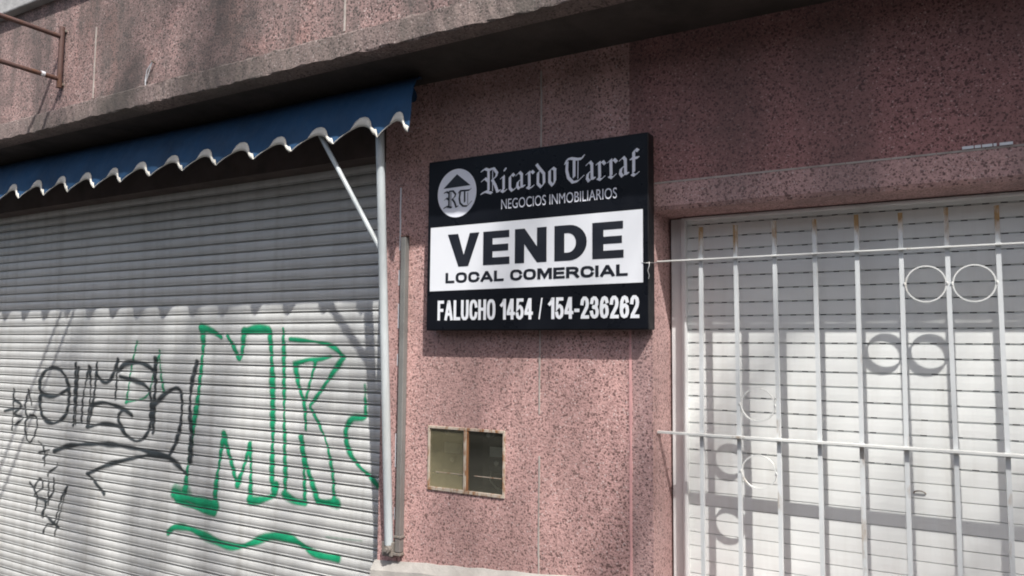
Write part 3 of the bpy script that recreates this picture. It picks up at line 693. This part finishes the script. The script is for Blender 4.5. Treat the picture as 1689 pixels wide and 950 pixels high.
# ------------------------------------------------------------------ meter cabinet and meters
mc = thing('meter_cabinet', 'rusty twin-door meter cabinet with dirty glass set low in the pink pillar', 'meter cabinet', ((HX0 + HX1) / 2, 0, HZ0))
xm0, xm1 = -1.722, -1.709
m = MB(); fy0, fy1 = -.007, .016
for a, b, z0_, z1_ in ((HX0 - .004, HX1 + .004, HZ0 - .006, HZ0 + .007), (HX0 - .004, HX1 + .004, HZ1 - .005, HZ1 + .006), (HX0 - .004, HX0 + .004, HZ0 + .0072, HZ1 - .0052), (HX1 - .005, HX1 + .004, HZ0 + .0072, HZ1 - .0052), (xm0, xm1, HZ0 + .0072, HZ1 - .0052)):
    m.box(a, b, fy0, fy1, z0_, z1_, .0015)
m.build('frame', M['rustframe'], mc)
m = MB(); m.box(xm1 + .0005, xm1 + .007, -.0045, .012, HZ0 + .0075, HZ1 - .0055, .001); m.box(xm1 - .003, xm1 + .001, -.0085, -.0068, 1.08, 1.10); m.build('hinge_strip', M['rustred'], mc)
m = MB(); e_ = .0015
for a, b, bm_ in ((HX0 + e_, -1.7165, plain('olive_grey_lining', (.25, .225, .155), .8, .3, 12, (.10, .09, .06), .7)), (-1.7145, HX1 - e_, plain('dark_lining', (.10, .095, .08), .8, .3, 12, (.04, .035, .03), .7))):
    m = MB()
    m.quad((a, HD - e_, HZ0 + e_), (b, HD - e_, HZ0 + e_), (b, HD - e_, HZ1 - e_), (a, HD - e_, HZ1 - e_))
    m.quad((a, .018, HZ0 + e_), (a, HD - e_, HZ0 + e_), (a, HD - e_, HZ1 - e_), (a, .018, HZ1 - e_)); m.quad((b, .018, HZ0 + e_), (b, HD - e_, HZ0 + e_), (b, HD - e_, HZ1 - e_), (b, .018, HZ1 - e_))
    m.quad((a, .018, HZ0 + e_), (b, .018, HZ0 + e_), (b, HD - e_, HZ0 + e_), (a, HD - e_, HZ0 + e_)); m.quad((a, .018, HZ1 - e_), (b, .018, HZ1 - e_), (b, HD - e_, HZ1 - e_), (a, HD - e_, HZ1 - e_))
    m.build('back_box', bm_, mc)
for a, b in ((HX0 + .004, xm0), (xm1 + .007, HX1 - .005)):
    m = MB(); m.box(a + .03, b - .006, .0008, .0018, 1.079, 1.0815); m.build('pane_clip', M['rustframe'], mc)
def pane_mat(name, film, amt):
    g = N(name); tr = g.n('BsdfTransparent'); tr.inputs[0].default_value = (.80, .80, .74, 1)
    gl_ = g.n('BsdfGlossy'); gl_.inputs[1].default_value = .06; fr = g.n('Fresnel'); fr.inputs[0].default_value = 1.5
    df = g.n('BsdfDiffuse'); df.inputs[0].default_value = (*film, 1)
    sx = g.n('SeparateXYZ'); g.l(g.tc.outputs['Object'], sx.inputs[0])
    low = g.ramp(g.math('ADD', g.math('MULTIPLY', sx.outputs[2], 3.2), g.math('MULTIPLY', g.noise(14, 5), .4)), [(.15, min(1, amt * 3.0)), (.7, amt)])
    mx = g.n('MixShader'); g.l(low, mx.inputs[0]); g.l(tr.outputs[0], mx.inputs[1]); g.l(df.outputs[0], mx.inputs[2])
    m2 = g.n('MixShader'); g.l(fr.outputs[0], m2.inputs[0]); g.l(mx.outputs[0], m2.inputs[1]); g.l(gl_.outputs[0], m2.inputs[2]); g.l(m2.outputs[0], g.out.inputs[0]); return g.m
for a, b, film, amt in ((HX0 + .0045, xm0 - .0005, (.40, .36, .22), .22), (xm1 + .0075, HX1 - .0055, (.36, .35, .27), .05)):
    m = MB(); m.box(a, b, .002, .0045, HZ0 + .0075, HZ1 - .0055); m.build('pane', pane_mat('dirty_glass', film, amt), mc)
olive = plain('olive_meter_body', (.26, .245, .17), .6, .2, 12); darkm = plain('dark_meter_body', (.055, .058, .062), .45, .2, 12); greym = plain('meter_plate', (.62, .64, .65), .5, .15, 20)
def meter(x, body, w, h, knob, label):
    zc = 1.16
    t = thing('electric_meter', label, 'electricity meter', (x, .10, zc - h / 2), 'electricity meters behind the cabinet glass')
    m = MB(); m.box(x - w / 2, x + w / 2, .040, HD - .002, zc - h / 2, zc + h / 2, .008); m.build('meter_case', body, t)
    m = MB(); m.box(x - w * .34, x + w * .36, .033, .0398, zc - h * .02, zc + h * .26, .002); m.build('meter_window', greym, t)
    m = MB(); m.tube([(x, .036, zc - h * .2), (x, .0448, zc - h * .2)], .010, 16); m.build('seal_knob', greym, t)
    m = MB(); m.tube([(x - w * .42, .06, zc - h / 2 + .004), (x - w * .40, .05, zc - h / 2 - .03), (x - w * .05, .045, zc - h / 2 - .055), (x + w * .3, .06, zc - h / 2 - .07)], .004, 8); m.build('cable', plain('pale_cable', (.55, .55, .52), .6), t)
    if knob:
        m = MB(); m.tube([(x + knob[0], .018, knob[1]), (x + knob[0], .045, knob[1])], [.009, .012], 16); m.build('fuse_cap', M['vinyl'], t)
meter(-1.806, olive, .115, .150, (-.017, 1.243), 'olive electricity meter with round white cap behind the left pane')
meter(-1.592, darkm, .088, .140, (-.028, 1.244), 'dark electricity meter with grey window behind the right pane')

# ------------------------------------------------------------------ awning
aw = thing('awning', 'rolled blue canvas awning with scalloped white-bound edge above the graffitied shutter', 'awning', (-3.8, 0, 2.44))
AX1 = -1.822; PIT = .2445; NT = 16; AX0 = AX1 - .155 - PIT * NT
tips = [AX1 - .155 - PIT * k for k in range(NT + 1)][::-1]        # the last bay is a half-width one
def sag(x): return .006 * math.sin(x * 1.9) + .004 * math.sin(x * 5.3 + 1)
ZT = 2.436
EDGE = [(0, .0), (.025, .007), (.06, .015), (.11, .024), (.17, .033), (.25, .043), (.32, .050), (.42, .057), (.52, .060), (.64, .056), (.72, .048), (.78, .039), (.83, .025), (.88, .014), (.94, .005), (1, 0)]
TRIM = [(0, .001), (.025, .0075), (.06, .0155), (.11, .0245), (.17, .0335), (.25, .0435), (.32, .052), (.42, .085), (.52, .096), (.64, .096), (.72, .088), (.78, .071), (.83, .046), (.88, .035), (.94, .032), (1, .024)]
xs_, ze, zr, ph = [], [], [], []
for i, x0 in enumerate(tips):
    pit = PIT if i < NT else .155
    k_ = 1.0 if i < NT else 1.05
    sc = random.uniform(.93, 1.07)
    for (t, e), (_, r_) in zip(EDGE, TRIM):
        if t == 1 and i < NT: continue
        xs_.append(x0 + t * pit); ze.append(e * k_ * sc + sag(x0)); zr.append(r_ * k_ * sc + sag(x0)); ph.append(t)
# canvas profile from the roll on top down to the valance hem, as (p, z) without the scallop
PROF = [(-.085, 2.728), (-.11, 2.726), (-.14, 2.714), (-.172, 2.688), (-.205, 2.648), (-.234, 2.596), (-.254, 2.545)]
def canvas_y(z, t):                   # the hem bellies out at the tips
    k = max(0, min(1, (2.545 - z) / .11)); tip = abs(t - .55) * 2
    return -.252 - .010 * k - .011 * k * math.cos(2 * math.pi * (t - .93))
m = MB(); vs = []; nv = len(PROF) + 5
for x, e, t in zip(xs_, ze, ph):
    fold = .003 * math.sin(x * 11) + .004 * math.sin(x * 4.1)
    for j, (y, z) in enumerate(PROF): vs.append((x - .082 * (1 - j / (len(PROF) - 1)), y + fold * min(1, j / 4), z + .004 * math.sin(x * 2.3)))
    ztop, zb = 2.545, ZT + e
    for j in range(1, 6):
        z = ztop + (zb - ztop) * j / 5; vs.append((x, canvas_y(z, t) + fold, z))
m.add(vs, [(i * nv + j, (i + 1) * nv + j, (i + 1) * nv + j + 1, i * nv + j + 1) for i in range(len(xs_) - 1) for j in range(nv - 1)], True)
cv = m.build('canopy', M['canvas'], aw)
sd = cv.modifiers.new('thickness', 'SOLIDIFY'); sd.thickness = .0012; sd.offset = 0
m = MB(); vs = []
for x, e, r_, t in zip(xs_, ze, zr, ph):
    fold = .003 * math.sin(x * 11) + .004 * math.sin(x * 4.1)
    for j in range(4):
        z = ZT + e - (.0008 if t > .3 else 0) + (r_ - e) * j / 3
        vs.append((x, canvas_y(z, t) + fold - .0022 - (.004 if j in (1, 2) else 0), z))
m.add(vs, [(i * 4 + j, (i + 1) * 4 + j, (i + 1) * 4 + j + 1, i * 4 + j + 1) for i in range(len(xs_) - 1) for j in range(3)], True)
tr_ = m.build('scallop_binding', M['trim'], aw); sd = tr_.modifiers.new('thickness', 'SOLIDIFY'); sd.thickness = .0012; sd.offset = 0
m = MB(); m.tube([(AX0, -.075, 2.676), (AX1 - .14, -.075, 2.676)], .032, 16); m.build('roller_tube', M['canvas'], aw)
m = MB(); m.tube([(AX0, -.215, 2.560), (AX1 - .10, -.215, 2.560)], .012, 12); m.build('front_bar', M['pole'], aw)
m = MB(); m.tube([(-2.074, -.034, .765), (-2.036, -.20, 2.545)], .0182, 16); m.build('support_pole', M['pole'], aw)
def lerp(a, b, t): return tuple(p_ + (q_ - p_) * t for p_, q_ in zip(a, b))
pa = lerp((-2.074, -.034, .765), (-2.036, -.20, 2.545), (1.985 - .765) / 1.78)
m = MB(); m.tube([pa, (-2.36, -.222, 2.53)], .0108, 12); m.build('brace_arm', M['pole'], aw)
m = MB(); m.box(-2.108, -2.052, -.040, 0, .715, .775, .004); m.tube([(-2.07, -.056, .748), (-2.07, -.026, .748)], .016, 14); m.tube([(-2.07, -.064, .748), (-2.07, -.05, .748)], .008, 10); m.build('pole_hinge', M['iron'], aw)

# wall channel beside the pole
cd = thing('wall_channel', 'dull grey upright metal channel on the pink pillar beside the awning pole', 'channel', (-2.035, 0, .73))
m = MB(); m.box(-2.046, -2.020, -.030, -.001, .735, 2.070, .003); m.build('channel', M['conduit'], cd)
m = MB(); m.box(-2.052, -2.014, -.0335, -.001, .795, .803, .001); m.box(-2.052, -2.016, -.034, -.001, .722, .733, .002); m.build('bracket', M['iron'], cd)
m = MB(); m.box(-2.048, -2.019, -.0315, -.0005, 2.0702, 2.078, .002); m.build('end_cap', M['rust'], cd)

# ------------------------------------------------------------------ rusty sign frame on the fascia
BXF = -4.035; FYF = -OH + .014
br = thing('sign_bracket', 'rusty projecting pipe frame bolted to the stained fascia', 'bracket', (BXF, FYF, 2.94))
m = MB(); m.tube([(BXF, FYF - .022, 2.945), (BXF, FYF - .022, 3.275)], .0135, 12); m.build('upright', M['rust'], br)
for z in (3.222, 2.992):
    m = MB(); m.tube([(BXF, FYF - .036, z), (BXF, FYF - .95, z)], .0125, 12); m.build('cross_pipe', M['rust'], br)
m = MB(); m.tube([(BXF, FYF - .96, 2.93), (BXF, FYF - .96, 3.28)], .0135, 12); m.build('upright', M['rust'], br)
for z in (2.965, 3.258):
    m = MB(); m.box(BXF - .03, BXF + .012, FYF - .012, FYF + .004, z - .006, z + .006, .001); m.build('wall_tab', M['iron'], br)
m = MB(); m.tube([(BXF + .002, FYF - .10, 2.9935), (BXF + .002, FYF - .118, 2.9935)], .0138, 12); m.build('white_sleeve', M['vinyl'], br)  # short white sleeve around the lower cross pipe
# nail with a loop of string
nx, nz = at(256, 104, FYF)
st = thing('hanging_string', 'loop of pale string hanging from a nail in the fascia', 'string', (nx, FYF, nz))
m = MB(); m.tube([(nx, FYF + .003, nz), (nx, FYF - .022, nz + .004)], .004, 8); m.build('nail', M['iron'], st)
m = MB(); m.tube([(nx, FYF - .016, nz), (nx - .045, FYF - .010, nz - .03), (nx - .062, FYF - .006, nz - .075), (nx - .058, FYF - .005, nz - .125)], .0026, 6)
m.tube([(nx, FYF - .016, nz), (nx - .03, FYF - .010, nz - .045), (nx - .058, FYF - .006, nz - .085)], .0022, 6); m.build('string', M['vinyl'], st)

# ------------------------------------------------------------------ across the street (beyond the frame): houses added to cut sky light
render_ = plain('old_render', (.23, .20, .17), .9, .2, 2, (.10, .09, .08), .5)
for k, (x0, x1, h, d_) in enumerate(((-34, -19.02, 5.0, 'grey rendered house'), (-19, -6.02, 5.8, 'tall narrow house'), (-6, 8.98, 4.8, 'low wide house'), (9, 22.98, 5.4, 'corner house'), (23, 40, 5.0, 'long plain house'))):
    hs_ = thing('occluder_house', d_ + ' added unseen across the street to block low sky', 'house', ((x0 + x1) / 2, -15, 0), 'added houses across the street')
    m = MB(); m.box(x0, x1, -24, -14.2, 0, h); m.build('wall', render_, hs_)
    m = MB(); m.box(x0 - .005, x1 + .005, -24.2, -14.0, h + .002, h + .25); m.build('cornice', M['concrete'], hs_)
    n_ = int((x1 - x0) / 3)
    for j in range(n_):
        xc = x0 + (j + .5) * (x1 - x0) / n_
        for z_, hh in ((1.0, 1.7),):
            m = MB(); m.box(xc - .6, xc + .6, -14.2 + .002, -14.14, z_, z_ + hh); m.build('window', M['glass_dark'], hs_)
# ------------------------------------------------------------------ bare street tree by the kerb (casts the branch shadows)
TX, TY = 6.4, -9.4
tree = thing('street_tree', 'tall bare winter street tree across the road', 'tree', (TX, TY, 0))
bark = plain('bark', (.12, .10, .085), .9, .3, 20, bumpd=.01, bscale=30)
rt = random.Random(23)
def grow(p, d, L, r, depth, mb):
    pts = [p]; rs = [r]
    for k in range(4):
        d = (d + Vector((rt.uniform(-.13, .13), rt.uniform(-.13, .13), rt.uniform(-.02, .14)))).normalized()
        p = p + d * L / 4; pts.append(p); rs.append(r * (1 - .1 * (k + 1)))
    mb.tube(pts, rs, 7 if depth > 2 else 5, False)
    if depth == 0: return
    for k in range(3):
        q = pts[rt.randint(2, 4)]; a = rt.uniform(0, 6.28)
        side = Vector((math.cos(a), math.sin(a) * .7, rt.uniform(-.1, .6)))
        grow(q, (d * .8 + side * .7).normalized(), L * rt.uniform(.62, .82), r * .55, depth - 1, mb)
tm = MB(); tm.tube([(TX, TY, -.2), (TX + .05, TY, 2.0), (TX - .05, TY + .1, 4.5), (TX + .05, TY + .1, 6.6)], [.30, .25, .22, .19], 14, False); tm.build('trunk', bark, tree)
cm = MB()
for a in range(6):
    an = a * 1.05 + .3
    grow(Vector((TX + .03, TY + .1, 5.2 + .27 * a)), Vector((math.cos(an) * .55, math.sin(an) * .45, 1.0)).normalized(), 4.0, .12, 4, cm)
cm.build('crown', bark, tree)
t2 = tree.copy(); C.objects.link(t2); t2.location = (3.1, -9.2, 0); t2.rotation_euler = (0, 0, 2.1); t2.scale = (.92, .92, .93)
t2['label'] = 'slightly shorter bare street tree across the road, left of the taller one'; t2['group'] = tree['group'] = 'bare trees across the road'
for ch in tree.children:
    c2 = ch.copy(); C.objects.link(c2); c2.parent = t2
